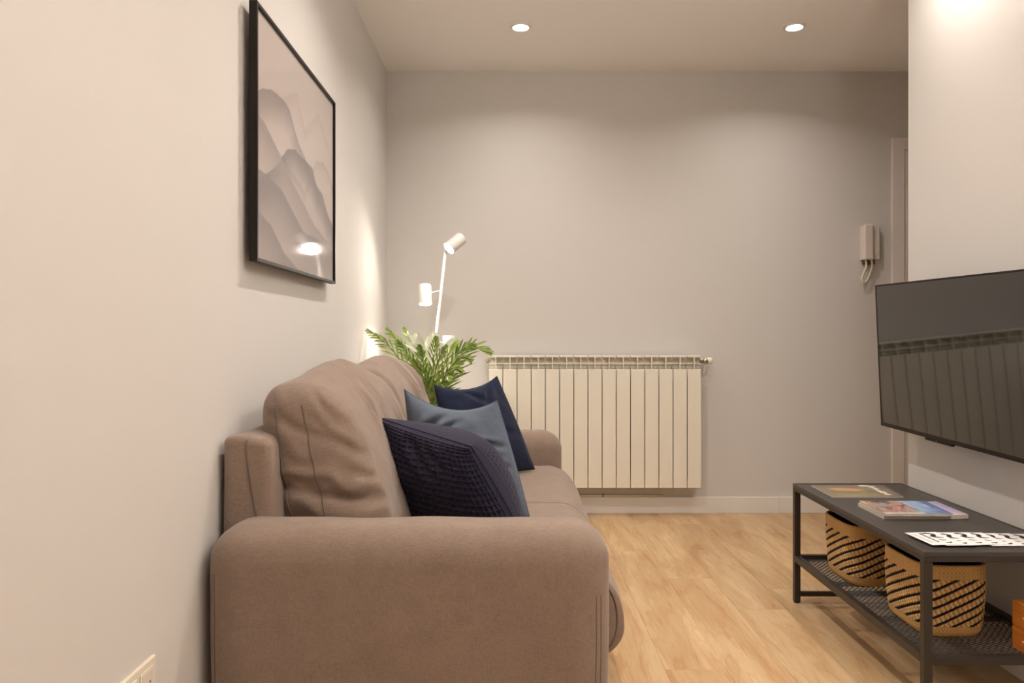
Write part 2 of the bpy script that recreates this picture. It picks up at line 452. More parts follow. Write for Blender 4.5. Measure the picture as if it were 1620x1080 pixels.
def arm_pt(off, z, right=True):           # a point on the near face of the near arm, off metres in from its side
    x = SXF - off if right else SXB + off
    k = max(0, (.10 - off) / .10)
    y = SY0 + .078 * (1 - math.sqrt(1 - k * k))
    u_z = (z - .3035) / .2735; u_x = (x - (SXF + SXB) / 2) / ((SXF - SXB) / 2)
    return Vector((x - .006 * max(0, -u_z) * u_x, y + .004 * nz(x, y + 4, z, 5) - .0002, z))
for off in (.024, .036):
    tube('piping', [arm_pt(off, .05 + t * .37) for t in [k / 20 for k in range(21)]], .0012, M['seam'], a1, 6)
tube('piping', [arm_pt(.026, .05 + t * .42, False) for t in [k / 20 for k in range(21)]], .0012, M['seam'], a1, 6)

box('base_frame', SXB + .03, .20, SY0 + .09, SY1 - .08, .075, .205, M['sofa'], sofa, bev=.012, seg=3)
for x in (SXB + .09, .13):
    for y in (SY0 + .09, SY1 - .09):
        lathe('foot', [(.018, 0), (.024, .03), (.024, .085)], (x, y, 0), M['black'], sofa, n=16)
# backrest frame
def bf(u, p):
    t = (p.z - .05) / .72
    q = p.copy()
    if u.x > 0: q.x += .055 * (1 - t) * min(1, u.x * 1.3)
    q.z -= .010 * max(0, u.x) * max(0, u.z)
    q.x += .004 * nz(p.x, p.y, p.z, 6); q.z += .003 * nz(p.y, p.x, p.z, 9)
    return q
bfo = rbox('backrest_frame', (-.660, (1.868 + 3.62) / 2, .412), (.0585, (3.62 - 1.868) / 2, .362), (.022, .020, .022), bf, M['sofa'], sofa, sr=4, sf=(4, 26, 14))
tube('piping', [(-.658 + .045 * (1 - t) ** 1.5, 1.8672, .50 + .26 * t) for t in [k / 12 for k in range(13)]] + [(-.655, 1.885, .772)], .0022, M['seam'], bfo, 6)
# seat cushions, front edge falling over the base
def seat(y0, y1, sd, near):
    cx, hx = (-.42 + .262) / 2, (.262 + .42) / 2
    zt, zb = .424, .188
    def fn(u, p):
        q = p.copy()
        puff = (1 - u.y ** 4) * .010
        if u.z > 0: q.z += puff * u.z * (1 - max(0, u.x) ** 6)
        if u.x > 0: q.x += u.x * (.022 * (1 - (u.z + .35) ** 2) + .006 * (1 - u.y ** 4))
        n = nz(p.x + sd, p.y, p.z, 5) * .004 + nz(p.x + sd, p.y * 2, p.z, 14) * .0014
        q.z += n * max(0, u.z); q.x += n * max(0, u.x)
        return q
    o = rbox('seat_cushion', (cx, (y0 + y1) / 2, (zt + zb) / 2), (hx, (y1 - y0) / 2, (zt - zb) / 2), (.085, .022, .085), fn, M['sofa'], sofa, sr=8, sf=(26, 26, 4))
    return o
sc1 = seat(AI0 - .004, 2.7185, 1, True); sc2 = seat(2.7215, AI1 + .004, 9, False)
# piping round the near end of the front edge
pp = []
for k in range(20):
    a = math.pi * (.5 - k / 19.0 * .86)
    pp.append((.180 + .086 * math.cos(a) ** .8 if math.cos(a) > 0 else .18, AI0 + .004, .300 + .104 * math.sin(a)))
tube('piping', pp, .0022, M['seam'], sc1, 6)
# back cushions
def bcush(y0, y1, sd):
    yc, hy = (y0 + y1) / 2, (y1 - y0) / 2
    zb, zt = .415, .893
    zc, hz = (zb + zt) / 2, (zt - zb) / 2
    hx = .135
    def fn(u, p):
        t = (u.z + 1) / 2
        lx = p.x
        cx = -.438 + (-.552 + .438) * t ** .9
        th = (.150 * (1 - t) + .112 * t) * (1 + .17 * math.sin(math.pi * min(1, t * 1.06)) * (1 - .45 * u.y ** 2))
        x = cx + u.x * th
        z = p.z; y = p.y
        # puffed middle, pinched towards the ends, sagging upper near end
        z += .048 * (1 - abs(u.y) ** 2.4) * math.exp(-((u.x - .10) / .55) ** 2) * max(0, u.z) ** 2 - .018 * max(0, u.z) * max(0, u.x) ** 2
        z -= (.012 if sd == 1 else .0) * max(0, -u.y - .35) * max(0, u.z)
        # gathers fanning out from the top seam
        g = math.sin(46 * u.y + 5 * u.z + 7 * nz(u.y * 2 + sd, u.z, 0, 1.4)) * max(0, nz(u.y * 3 + sd * 5, u.z * 1.2, 3, 1.1) + .22)
        x += .0105 * g * max(0, u.x) * math.exp(-((t - .80) / .22) ** 2)
        z += .0085 * g * max(0, u.z) * (1 if u.x > -.5 else 0)
        # creases across the near end and low down
        c2 = math.sin(34 * t + 3 * u.x + 5 * nz(u.x * 1.4, t * 3 + sd, 1, 1.3))
        y += .0065 * c2 * max(0, -u.y) ** 3 * (1 if t < .55 else .35)
        dent = math.exp(-((t - .42 + .05 * u.x) / .022) ** 2) + .8 * math.exp(-((t - .19 - .03 * u.x) / .018) ** 2) + .6 * math.exp(-((t - .76 + .12 * u.x) / .03) ** 2)
        if u.y < 0: y += .013 * dent * max(0, -u.y) ** 4
        y -= .030 * (1 - u.x ** 2) * math.sin(math.pi * t) * max(0, -u.y) ** 5 if sd == 1 else 0
        n = .007 * nz(p.x * 1.2 + sd, p.y, p.z, 6) + .003 * nz(p.x, p.y, p.z + sd, 17)
        x += n * u.x; z += n * max(0, u.z)
        return Vector((x, y, z))
    return rbox('back_cushion', (0, yc, zc), (hx, hy, hz), (.070, .040, .062), fn, M['sofa'], sofa, sr=9, sf=(14, 70, 34)), fn, (yc, hy, zc, hz, hx)
b1, f1, g1 = bcush(1.958, 2.724, 1); b2, f2, g2 = bcush(2.716, 3.500, 2)
def cushion_seam(par, fn, g, ux, name='piping'):
    pts = []
    yc, hy, zc, hz, hx = g
    for k in range(40):
        uz = -.9 + 1.72 * k / 39
        q = fn(Vector((ux, -1.0, uz)), Vector((ux * hx, yc - hy, zc + uz * hz)))
        pts.append(q + Vector((0, -.0006, 0)))
    tube(name, pts, .0020, M['seam'], par, 6)
cushion_seam(b1, f1, g1, .0); cushion_seam(b1, f1, g1, -.62)

# ------------------------------------------------------------------ throw pillows
def pillow(name, TL, TR, BR, BL, thick, mat, label, n=90, bow=.06, edges=(0, 0, 0, 0), folds=(), waffle=0, sd=0, pw=.5, back=1.0, pipe=None):
    c = [np.array(v) for v in (TL, TR, BR, BL)]
    k = n + 1
    wf = .97 if waffle else .72                    # rows crowd towards the rounded edges
    t = np.sin(np.linspace(-1, 1, k) * math.pi / 2 * wf) / math.sin(math.pi / 2 * wf)
    U, V = np.meshgrid(t, t)                      # V=-1 bottom, 1 top
    e_t, e_r, e_b, e_l = edges                    # outward bulge of top, right, bottom, left edge
    U2 = U * 1.0; V2 = V * 1.0
    U2 = U + np.where(U > 0, e_r - bow, e_l - bow) * (1 - V ** 2) * np.sign(U) * np.abs(U) ** 2
    V2 = V + np.where(V > 0, e_t - bow, e_b - bow) * (1 - U ** 2) * np.sign(V) * np.abs(V) ** 2
    a, b = (U2 + 1) / 2, (V2 + 1) / 2
    pos = ((1 - a) * b)[..., None] * c[0] + (a * b)[..., None] * c[1] + (a * (1 - b))[..., None] * c[2] + ((1 - a) * (1 - b))[..., None] * c[3]
    du = np.gradient(pos, axis=1); dv = np.gradient(pos, axis=0)
    nrm = np.cross(du, dv); nrm /= np.linalg.norm(nrm, axis=2, keepdims=True) + 1e-9
    if nrm[k // 2, k // 2] @ np.array([0, -1, 0]) < 0: nrm = -nrm
    f = (np.clip((1 - U ** 2) * (1 - V ** 2), 0, 1)) ** pw
    ed = np.clip((1 - U ** 2) * 4, 0, 1) * np.clip((1 - V ** 2) * 4, 0, 1)
    disp = np.zeros_like(U)
    for (u0, v0, u1, v1, am, wd) in folds:
        d = np.array([u1 - u0, v1 - v0]); L2 = d @ d
        s = np.clip(((U - u0) * d[0] + (V - v0) * d[1]) / L2, -.2, 1.2)
        dist = np.hypot(U - u0 - s * d[0], V - v0 - s * d[1])
        fall = np.clip(1 - np.abs(s - .45) * 1.4, 0, 1)
        disp -= am * np.exp(-(dist / wd) ** 2) * fall
        disp += .5 * am * np.exp(-((dist - 1.9 * wd) / (1.1 * wd)) ** 2) * fall
    lump = np.array([[nz(U[i, j] * 1.7 + sd, V[i, j] * 1.7, sd * 3.1) * .008 + nz(U[i, j] * 5 + sd, V[i, j] * 5, sd) * .0022 for j in range(k)] for i in range(k)])
    disp += lump
    if waffle:
        UA = np.arcsin(np.clip(U, -1, 1)) * 2 / math.pi; VA = np.arcsin(np.clip(V, -1, 1)) * 2 / math.pi
        g = np.maximum(np.abs(np.cos(math.pi * waffle * UA / 2)) ** 3.2, np.abs(np.cos(math.pi * waffle * VA / 2)) ** 3.2)
        wd = .0072 * g
    else: wd = 0
    we = np.clip((1 - U ** 2) * 40, 0, 1) * np.clip((1 - V ** 2) * 40, 0, 1)
    front = pos + nrm * (thick * f + disp * ed + wd * we)[..., None]
    bk = pos - nrm * (thick * back * f + (disp * .5) * ed + wd * we)[..., None]
    verts = [tuple(v) for v in front.reshape(-1, 3)]
    idf = np.arange(k * k).reshape(k, k); idb = idf.copy()
    for i in range(k):
        for j in range(k):
            if 0 < i < n and 0 < j < n:
                idb[i, j] = len(verts); verts.append(tuple(bk[i, j]))
    faces = []
    for i in range(n):
        for j in range(n):
            faces.append((idf[i, j], idf[i, j + 1], idf[i + 1, j + 1], idf[i + 1, j]))
            faces.append((idb[i, j], idb[i + 1, j], idb[i + 1, j + 1], idb[i, j + 1]))
    faces = [tuple(int(q) for q in fc) for fc in faces]
    o = mesh(name, verts, faces, mat)
    tag(o, label, 'cushion', 'throw pillows on the sofa')
    ring = [front[0, j] for j in range(0, k, 2)] + [front[i, n] for i in range(0, k, 2)] + [front[n, j] for j in range(n, -1, -2)] + [front[i, 0] for i in range(n, -1, -2)]
    pts = [ring[0]]
    for q in ring[1:]:
        if np.linalg.norm(q - pts[-1]) > 1e-4: pts.append(q)
    if pipe: tube('seam_piping', [Vector(q) for q in pts], pipe[0], pipe[1], o, 6)
    return o
M['waffle_seam'] = plain('navy_piping', (.028, .027, .055), .8, spec=.2)
M['blue_seam'] = plain('slate_piping', (.112, .136, .178), .85, spec=.2)
# navy plain cushion leaning in the far corner
pillow('throw_pillow', P(687, 609, 3.10), P(786, 595, 3.26), P(846, 742, 3.29), P(712, 765, 3.08), .062, M['navy'],
       'plain navy blue throw pillow at the far end of the sofa, furthest back of three', bow=.05, edges=(-.13, .07, .02, .02),
       folds=((.55, .95, .15, .45, .014, .07), (-.2, .9, .3, .55, .008, .08), (.8, -.2, .3, -.1, .006, .08)), sd=3, pipe=(.002, M['navy']))
pillow('throw_pillow', P(640, 616, 2.56), P(786, 634, 2.50), P(840, 828, 2.44), P(656, 820, 2.52), .072, M['blue'],
       'slate blue grey velvety throw pillow between the two navy ones', bow=.05, edges=(-.19, .07, .02, .02), back=1.4,
       folds=((-.75, .20, -.15, .80, .026, .075), (-.35, .36, .15, .72, .016, .06), (.95, .25, .2, .32, .013, .05), (.97, -.1, .55, -.05, .009, .05), (.97, -.45, .6, -.4, .008, .05)), sd=5, pipe=(.0022, M['blue_seam']))
pillow('throw_pillow', P(601, 661, 2.30), P(746, 706, 2.08), P(834, 868, 2.14), P(640, 839, 2.34), .068, M['waffle'],
       'dark navy waffle-weave throw pillow nearest the front arm of the sofa', n=288, bow=.04, edges=(.03, .10, .05, .03), back=2.6,
       folds=((-.2, .95, .25, .45, .012, .10), (.1, .9, .5, .55, .009, .08)), waffle=27, sd=8, pipe=(.0028, M['waffle_seam']))

# ------------------------------------------------------------------ picture on the left wall
PX = -.690
py0, py1, pz0, pz1 = 2.044, 2.947, 1.2235, 1.927
pic = empty('framed_picture', (XL, (py0 + py1) / 2, pz0), 'large black-framed print of misty grey mountains on the left wall', 'picture')
fw = .010
box('backing_board', XL, -.7125, py0 + .12, py1 - .12, pz0 + .12, pz1 - .12, M['black'], pic)
box('frame_rail', -.7125, PX, py0, py0 + fw, pz0, pz1, M['black'], pic, bev=.0012)
box('frame_rail', -.7125, PX, py1 - fw, py1, pz0, pz1, M['black'], pic, bev=.0012)
box('frame_rail', -.7125, PX, py0 + fw, py1 - fw, pz0, pz0 + fw, M['black'], pic, bev=.0012)
box('frame_rail', -.7125, PX, py0 + fw, py1 - fw, pz1 - fw, pz1, M['black'], pic, bev=.0012)
M['print'] = vcol_mat('print_ink', .75, .2)
nx, nzz = 300, 240
Yg = np.linspace(py0 + fw, py1 - fw, nx); Zg = np.linspace(pz0 + fw, pz1 - fw, nzz)
verts = [(-.699, y, z) for z in Zg for y in Yg]
faces = [(i * nx + j, i * nx + j + 1, (i + 1) * nx + j + 1, (i + 1) * nx + j) for i in range(nzz - 1) for j in range(nx - 1)]
pr = mesh('print', verts, faces, M['print'], pic)
u = (Yg - Yg[0]) / (Yg[-1] - Yg[0]); v = (Zg - Zg[0]) / (Zg[-1] - Zg[0])
def ridge(pts, rough, sd):
    base = np.interp(u, [p[0] for p in pts], [p[1] for p in pts])
    jag = np.array([nz(q * 7, sd, 0) * .5 + nz(q * 19, sd, 4) * .3 + nz(q * 47, sd, 9) * .18 for q in u])
    return base + rough * jag
sky_t, sky_b = np.array(lin((226, 214, 208))), np.array(lin((222, 205, 194)))
img = sky_b[None, None, :] + (sky_t - sky_b)[None, None, :] * v[:, None, None] * np.ones((1, nx, 1))
layers = [  # ridge (u from the near end), roughness, colour at the ridge, mist depth
    ([(0, .60), (.45, .84), (.56, .70), (.75, .86), (1, .70)], .02, (211, 196, 188), .10),
    ([(0, .575), (.55, .40), (.72, .60), (.84, .625), (.92, .60), (1, .53)], .012, (192, 180, 176), .10),
    ([(0, .66), (.07, .70), (.16, .735), (.30, .742), (.36, .725), (.46, .62), (.60, .535), (.75, .44), (1, .30)], .014, (181, 170, 169), .20),
    ([(0, .30), (.20, .42), (.33, .535), (.42, .565), (.56, .555), (.66, .545), (.73, .47), (.82, .45), (.9, .37), (1, .31)], .012, (157, 148, 150), .22),
    ([(0, .585), (.1, .565), (.22, .50), (.4, .40), (.55, .33), (.7, .26), (.85, .22), (1, .20)], .014, (181, 168, 165), .30),
    ([(0, .37), (.14, .36), (.28, .33), (.42, .255), (.55, .195), (.7, .20), (1, .175)], .010, (158, 147, 150), .34),
    ([(0, .20), (.15, .16), (.3, .06), (.5, .0), (1, -.1)], .012, (160, 150, 151), .3),
]
for li, (pts, rg, col, mist) in enumerate(layers):
    r_ = ridge(pts, rg, col[0] * .37)
    d = r_[None, :] - v[:, None]                         # depth below the ridge
    m_ = np.clip(d / .005, 0, 1) * np.clip(1 - d / (mist * .85), 0.08, 1)
    img = img * (1 - m_[..., None]) + np.array(lin(tuple(q * (1, 1, .92, .84, .93, .90, .92)[li] for q in col)))[None, None, :] * m_[..., None]
for _ in range(420):                                     # the brushed tree tops along the bottom
    j = random.randrange(nx); i = random.randrange(0, 46); ln = random.randrange(3, 14); s = random.uniform(.86, 1.12)
    img[i:min(nzz, i + ln), j] *= s
set_vcol(pr, np.clip(img, 0, 1).reshape(-1, 3))
box('glass_pane', -.6965, -.6945, py0 + fw, py1 - fw, pz0 + fw, pz1 - fw, M['pane'], pic)

# ------------------------------------------------------------------ wall socket, bottom left
sk = empty('wall_socket', (XL, 1.42, .33), 'cream double socket plate low on the left wall before the sofa', 'socket')
sy1 = 1.534; sz1 = .3785
box('face_plate', XL, XL + .009, sy1 - .152, sy1, sz1 - .082, sz1, M['plastic2'], sk, bev=.003)
for a in (0, 1):
    y1 = sy1 - .016 - a * .068
    box('socket_insert', XL + .009, XL + .0115, y1 - .052, y1, sz1 - .068, sz1 - .014, M['plastic2'], sk, bev=.001)
    ins = box('socket_well', XL + .0115, XL + .0122, y1 - .046, y1 - .006, sz1 - .062, sz1 - .020, M['plastic'], sk)
    for dy in (-.0095, .0095):
        lathe('pin_hole', [(.0024, 0), (.0024, .0004)], (XL + .0122, y1 - .026 + dy, sz1 - .041), M['slot'], ins, axis=(1, 0, 0), n=12)

# ------------------------------------------------------------------ radiator on the back wall
RY = 4.28; RX0, RX1 = -.139, 1.0625; PIT = (RX1 - RX0) / 15
rz0, rz1 = .164, .912
rad = empty('radiator', ((RX0 + RX1) / 2, YB, rz0), 'long cream aluminium radiator of fifteen sections under the back wall', 'radiator')
def rad_section():
    bm = bmesh.new(); wd = PIT - .0042; h0 = .0021
    add_box(bm, h0, h0 + wd, RY, RY + .007, rz0, .834, .0028, 3)               # front panel
    add_box(bm, PIT / 2 - .013, PIT / 2 + .013, RY + .007, RY + .085, rz0 + .015, .822, .003)   # water column
    add_box(bm, PIT / 2 - .0028, PIT / 2 + .0028, RY + .0005, RY + .03, .834, rz1 - .006, .0006, 1)    # upright web
    add_box(bm, h0 + .001, h0 + wd - .001, RY + .0015, RY + .010, .8655, .8700)                      # cross fin
    add_box(bm, h0, h0 + wd, RY + .001, RY + .075, rz1 - .011, rz1, .0025, 2)                      # top lip
    add_box(bm, h0 + .0005, h0 + wd - .0005, RY + .040, RY + .046, .822, rz1 - .008)                 # rear of the openings
    add_box(bm, h0 + .004, h0 + wd - .004, RY + .05, RY + .054, rz0 + .02, .83)                       # rear fin
    bmesh.ops.recalc_face_normals(bm, faces=bm.faces)
    me = bpy.data.meshes.new('radiator_section'); bm.to_mesh(me); bm.free(); me.materials.append(M['rad']); return me
rs_me = rad_section()
for k in range(15):
    o = bpy.data.objects.new('radiator_section', rs_me); C.objects.link(o); o.parent = rad
    o.location = Vector((RX0 + k * PIT, 0, 0)) - Vector(rad.location)
for nm, zz in (('header_pipe', rz1 - .045), ('header_pipe', rz0 + .05)):
    tube(nm, [(RX0 + .002, RY + .05, zz), (RX1 - .002, RY + .05, zz)], .017, M['rad'], rad, 16)
for x in (RX0 + .14, RX1 - .14):
    box('wall_bracket', x - .012, x + .012, RY + .058, YB - .0002, rz1 - .10, rz1 - .06, M['rad'], rad)
vz = rz1 - .031
lathe('valve_nut', [(.014, 0), (.017, .002), (.017, .014), (.012, .016), (.012, .030)], (RX1 - .001, RY + .04, vz), M['chrome'], rad, axis=(1, 0, 0), n=6, sm=False)
lathe('valve_body', [(.010, -.012), (.0125, -.010), (.0125, .012), (.008, .014)], (RX1 + .027, RY + .02, vz), M['chrome'], rad, axis=(0, -1, 0), n=20)
lathe('valve_knob', [(.012, 0), (.019, .003), (.020, .012), (.019, .030), (.013, .034)], (RX1 + .036, RY + .04, vz), M['rad'], rad, axis=(1, 0, 0), n=20)
tube('supply_pipe', [(RX1 + .027, RY + .04, vz - .006), (RX1 + .027, RY + .04, vz - .05), (RX1 + .020, RY + .07, vz - .085), (RX1 + .018, YB - .006, vz - .09)], .0075, M['rad'], rad, 10)
lathe('bleed_valve', [(.013, 0), (.015, .004), (.011, .012), (.006, .018)], (RX0, RY + .04, vz), M['chrome'], rad, axis=(-1, 0, 0), n=16)
lathe('drain_plug', [(.014, 0), (.014, .006), (.006, .008), (.006, .012)], (RX1, RY + .05, rz0 + .05), M['rad'], rad, axis=(1, 0, 0), n=16)
# low pipe along the skirting under the radiator
tube('pipe_run', [(RX0 + .10, YB - .0065, .1005), (RX1 - .20, YB - .0065, .1005)], .006, M['rad'], rad, 8)
box('pipe_clip', .515, .521, YB - .016, YB - .0002, .0945, .110, M['slot'], rad)

# ------------------------------------------------------------------ door phone
s_ = F / (YB - .02)
def bx(px): return (px - VX) * (YB - .03) / F
def bz(py): return CH + (VY - py) * (YB - .03) / F
ph = empty('door_phone', (bx(1378), YB, bz(412)), 'cream wall-mounted door phone with handset and looped cord by the hall', 'intercom')
box('phone_base', bx(1364), bx(1391.5), YB - .028, YB, bz(411), bz(357), M['plastic'], ph, bev=.004, seg=3)
rbox('handset', ((bx(1364.5) + bx(1378.5)) / 2, YB - .044, (bz(411) + bz(355.5)) / 2), ((bx(1378.5) - bx(1364.5)) / 2, .018, (bz(355.5) - bz(411)) / 2), (.007, .008, .010),
     lambda u, p: Vector((p.x, p.y + .012 * (1 - u.z ** 2) * (1 if u.y > 0 else .4), p.z)), M['plastic'], ph, 4, (4, 3, 10))
box('speaker_panel', bx(1379.5), bx(1391), YB - .037, YB - .027, bz(410), bz(357.5), M['plastic'], ph, bev=.003)
bm = bmesh.new()
for k in range(8):
    z = bz(393) - k * .0065
    add_box(bm, bx(1381), bx(1390), YB - .0378, YB - .0365, z, z + .0018)
tag(from_bm('speaker_slots', bm, M['plastic2'], ph), kind='stuff')
box('cord_socket', bx(1367), bx(1385), YB - .024, YB - .003, bz(418), bz(411), M['slot'], ph, bev=.002)
ctl = [(1370, 412), (1370.5, 421), (1366.5, 432), (1363.5, 440), (1366, 445.5), (1371, 444), (1375.5, 435), (1379, 424), (1379.5, 415), (1378, 411)]
def catmull(pts, n=10):
    out = []
    for i in range(len(pts) - 1):
        p0, p1, p2, p3 = pts[max(i - 1, 0)], pts[i], pts[i + 1], pts[min(i + 2, len(pts) - 1)]
        for k in range(n):
            t = k / n
            out.append(.5 * ((2 * p1) + (-p0 + p2) * t + (2 * p0 - 5 * p1 + 4 * p2 - p3) * t * t + (-p0 + 3 * p1 - 3 * p2 + p3) * t ** 3))
    out.append(pts[-1]); return out
path = catmull([Vector((bx(a), YB - .030, bz(b))) for a, b in ctl], 22)
coil = []
for i in range(len(path) * 2 - 1):
    p = path[i // 2] if i % 2 == 0 else (path[i // 2] + path[i // 2 + 1]) / 2
    a = i * 1.25
    coil.append(p + Vector((math.cos(a) * .0042, math.sin(a) * .0042, math.sin(a) * .0015)))
tube('coiled_cord', coil, .0030, M['plastic2'], ph, 6)

# ------------------------------------------------------------------ television
TVX, TVY, TVL, TVH = 1.383, 2.90, .962, .537
tv = empty('television', (0, 0, 0), 'flat black television on the right wall reflecting the radiator', 'television')
# local: x = length towards the viewer, y = height, z = out of the screen
c0 = Vector((TVX, TVY, CH + 81 * TVY / F))
ex = Vector((.004, -1, -.0150)).normalized(); ey = Vector((-.052, .0, 1.0)); ey = (ey - ex * ey.dot(ex)).normalized(); ez = ex.cross(ey)
if ez.x > 0: ez = -ez
def tvbox(name, a0, a1, b0, b1, d0, d1, mat, bev=0):
    bm = bmesh.new(); add_box(bm, a0, a1, b0, b1, d0, d1, bev)
    for v in bm.verts: v.co = c0 + ex * v.co.x + ey * v.co.y + ez * v.co.z
    return from_bm(name, bm, mat, tv)
tvbox('screen', .006, TVL - .006, -TVH + .014, -.006, -.004, -.0005, M['screen'])
tvbox('bezel', 0, TVL, -.0055, 0, -.012, .0008, M['black'], .0006)
tvbox('bezel', 0, TVL, -TVH, -TVH + .0135, -.012, .0012, M['black'], .0006)
tvbox('bezel', 0, .0055, -TVH + .0135, -.0055, -.012, .0008, M['black'], .0006)
tvbox('bezel', TVL - .0055, TVL, -TVH + .0135, -.0055, -.012, .0008, M['black'], .0006)
tvbox('rear_shell', .002, TVL - .002, -TVH + .002, -.002, -.026, -.0045, M['black'], .004)
tvbox('rear_housing', .12, TVL - .12, -TVH + .03, -.16, -.055, -.026, M['black'], .008)
tvbox('sensor_bar', .30, .46, -TVH - .010, -TVH, -.014, -.002, M['black'], .003)
tvbox('sensor_lens', .37, .373, -TVH - .006, -TVH - .003, -.002, -.0015, M['chrome'])
box('wall_mount', XR - .095, XR, 2.26, 2.56, .83, 1.08, M['black'], tv, bev=.004)

# ------------------------------------------------------------------ metal coffee table
TX0, TX1, TY0, TY1, TZ = 1.077, 1.497, 1.987, 2.924, .4547
LG = .0225
ct = empty('coffee_table', ((TX0 + TX1) / 2, (TY0 + TY1) / 2, 0), 'low charcoal metal table with mesh lower shelf under the television', 'table')
bm = bmesh.new()
add_box(bm, TX0 + .006, TX1 - .006, TY0 + .006, TY1 - .006, TZ - .012, TZ - .0022)
from_bm('table_top', bm, M['steel_top'], ct)
for n_, a in (('top_rail', (TX0, TX0 + LG, TY0, TY1)), ('top_rail', (TX1 - LG, TX1, TY0, TY1)), ('top_rail', (TX0 + LG, TX1 - LG, TY0, TY0 + LG)), ('top_rail', (TX0 + LG, TX1 - LG, TY1 - LG, TY1))):
    box(n_, *a, TZ - .026, TZ - .012, M['steel'], ct, bev=.0015)
for a in ((TX0, TX0 + .007, TY0, TY1), (TX1 - .007, TX1, TY0, TY1), (TX0 + .007, TX1 - .007, TY0, TY0 + .007), (TX0 + .007, TX1 - .007, TY1 - .007, TY1)):
    box('top_edge', *a, TZ - .012, TZ, M['steel_top'], ct, bev=.0012)
for x in (TX0, TX1 - LG):
    for y in (TY0, TY1 - LG):
        far = y > 2.4
        l = box('leg', x, x + LG, y, y + LG, .004, TZ - .026, M['steel'], ct, bev=.0015)
        box('leg_cap', x + .002, x + LG - .002, y + .002, y + LG - .002, 0, .004, M['gap'], l)
SZ = .182                                  # top of the shelf frame
for a in ((TX0, TX0 + .020, TY0 + LG, TY1 - LG), (TX1 - .020, TX1, TY0 + LG, TY1 - LG), (TX0 + LG, TX1 - LG, TY0, TY0 + .020), (TX0 + LG, TX1 - LG, TY1 - .020, TY1)):
    box('shelf_rail', *a, SZ - .024, SZ, M['steel'], ct, bev=.0015)
for y in (TY1 - LG, TY0):
    box('foot_rail', TX0 + LG, TX1 - LG, y + .004, y + LG - .004, .024, .042, M['steel'], ct, bev=.0015)
for y in (2.30, 2.62):
    box('shelf_brace', TX0 + .02, TX1 - .02, y, y + .022, SZ - .026, SZ - .017, M['steel'], ct)
# expanded metal: zigzag strands that touch their neighbours
mz = SZ - .0155
px_, py_ = .0180, .0102
verts, faces = [], []
ny = int((TY1 - TY0 - .03) / py_); nxm = int((TX1 - TX0 - .03) / (px_ / 2))
for r in range(ny):
    y = TY0 + .017 + r * py_
    base = len(verts)
    for k in range(nxm + 1):
        x = TX0 + .015 + k * px_ / 2
        yy = y + (py_ * .5 * (1 if (k + r) % 2 else -1)) * .88
        for (dy, dz) in ((-.0008, .0014), (.0008, .0024), (.0008, .0008), (-.0008, -.0002)):
            verts.append((x, yy + dy, mz + dz))
    for k in range(nxm):
        for s in range(4):
            a, b = base + k * 4 + s, base + k * 4 + (s + 1) % 4
            faces.append((a, b, b + 4, a + 4))
tag(mesh('shelf_mesh', verts, faces, M['steel'], ct, sm=False), 'expanded metal mesh sheet of the lower shelf', kind='stuff')
MZ = mz + .0024

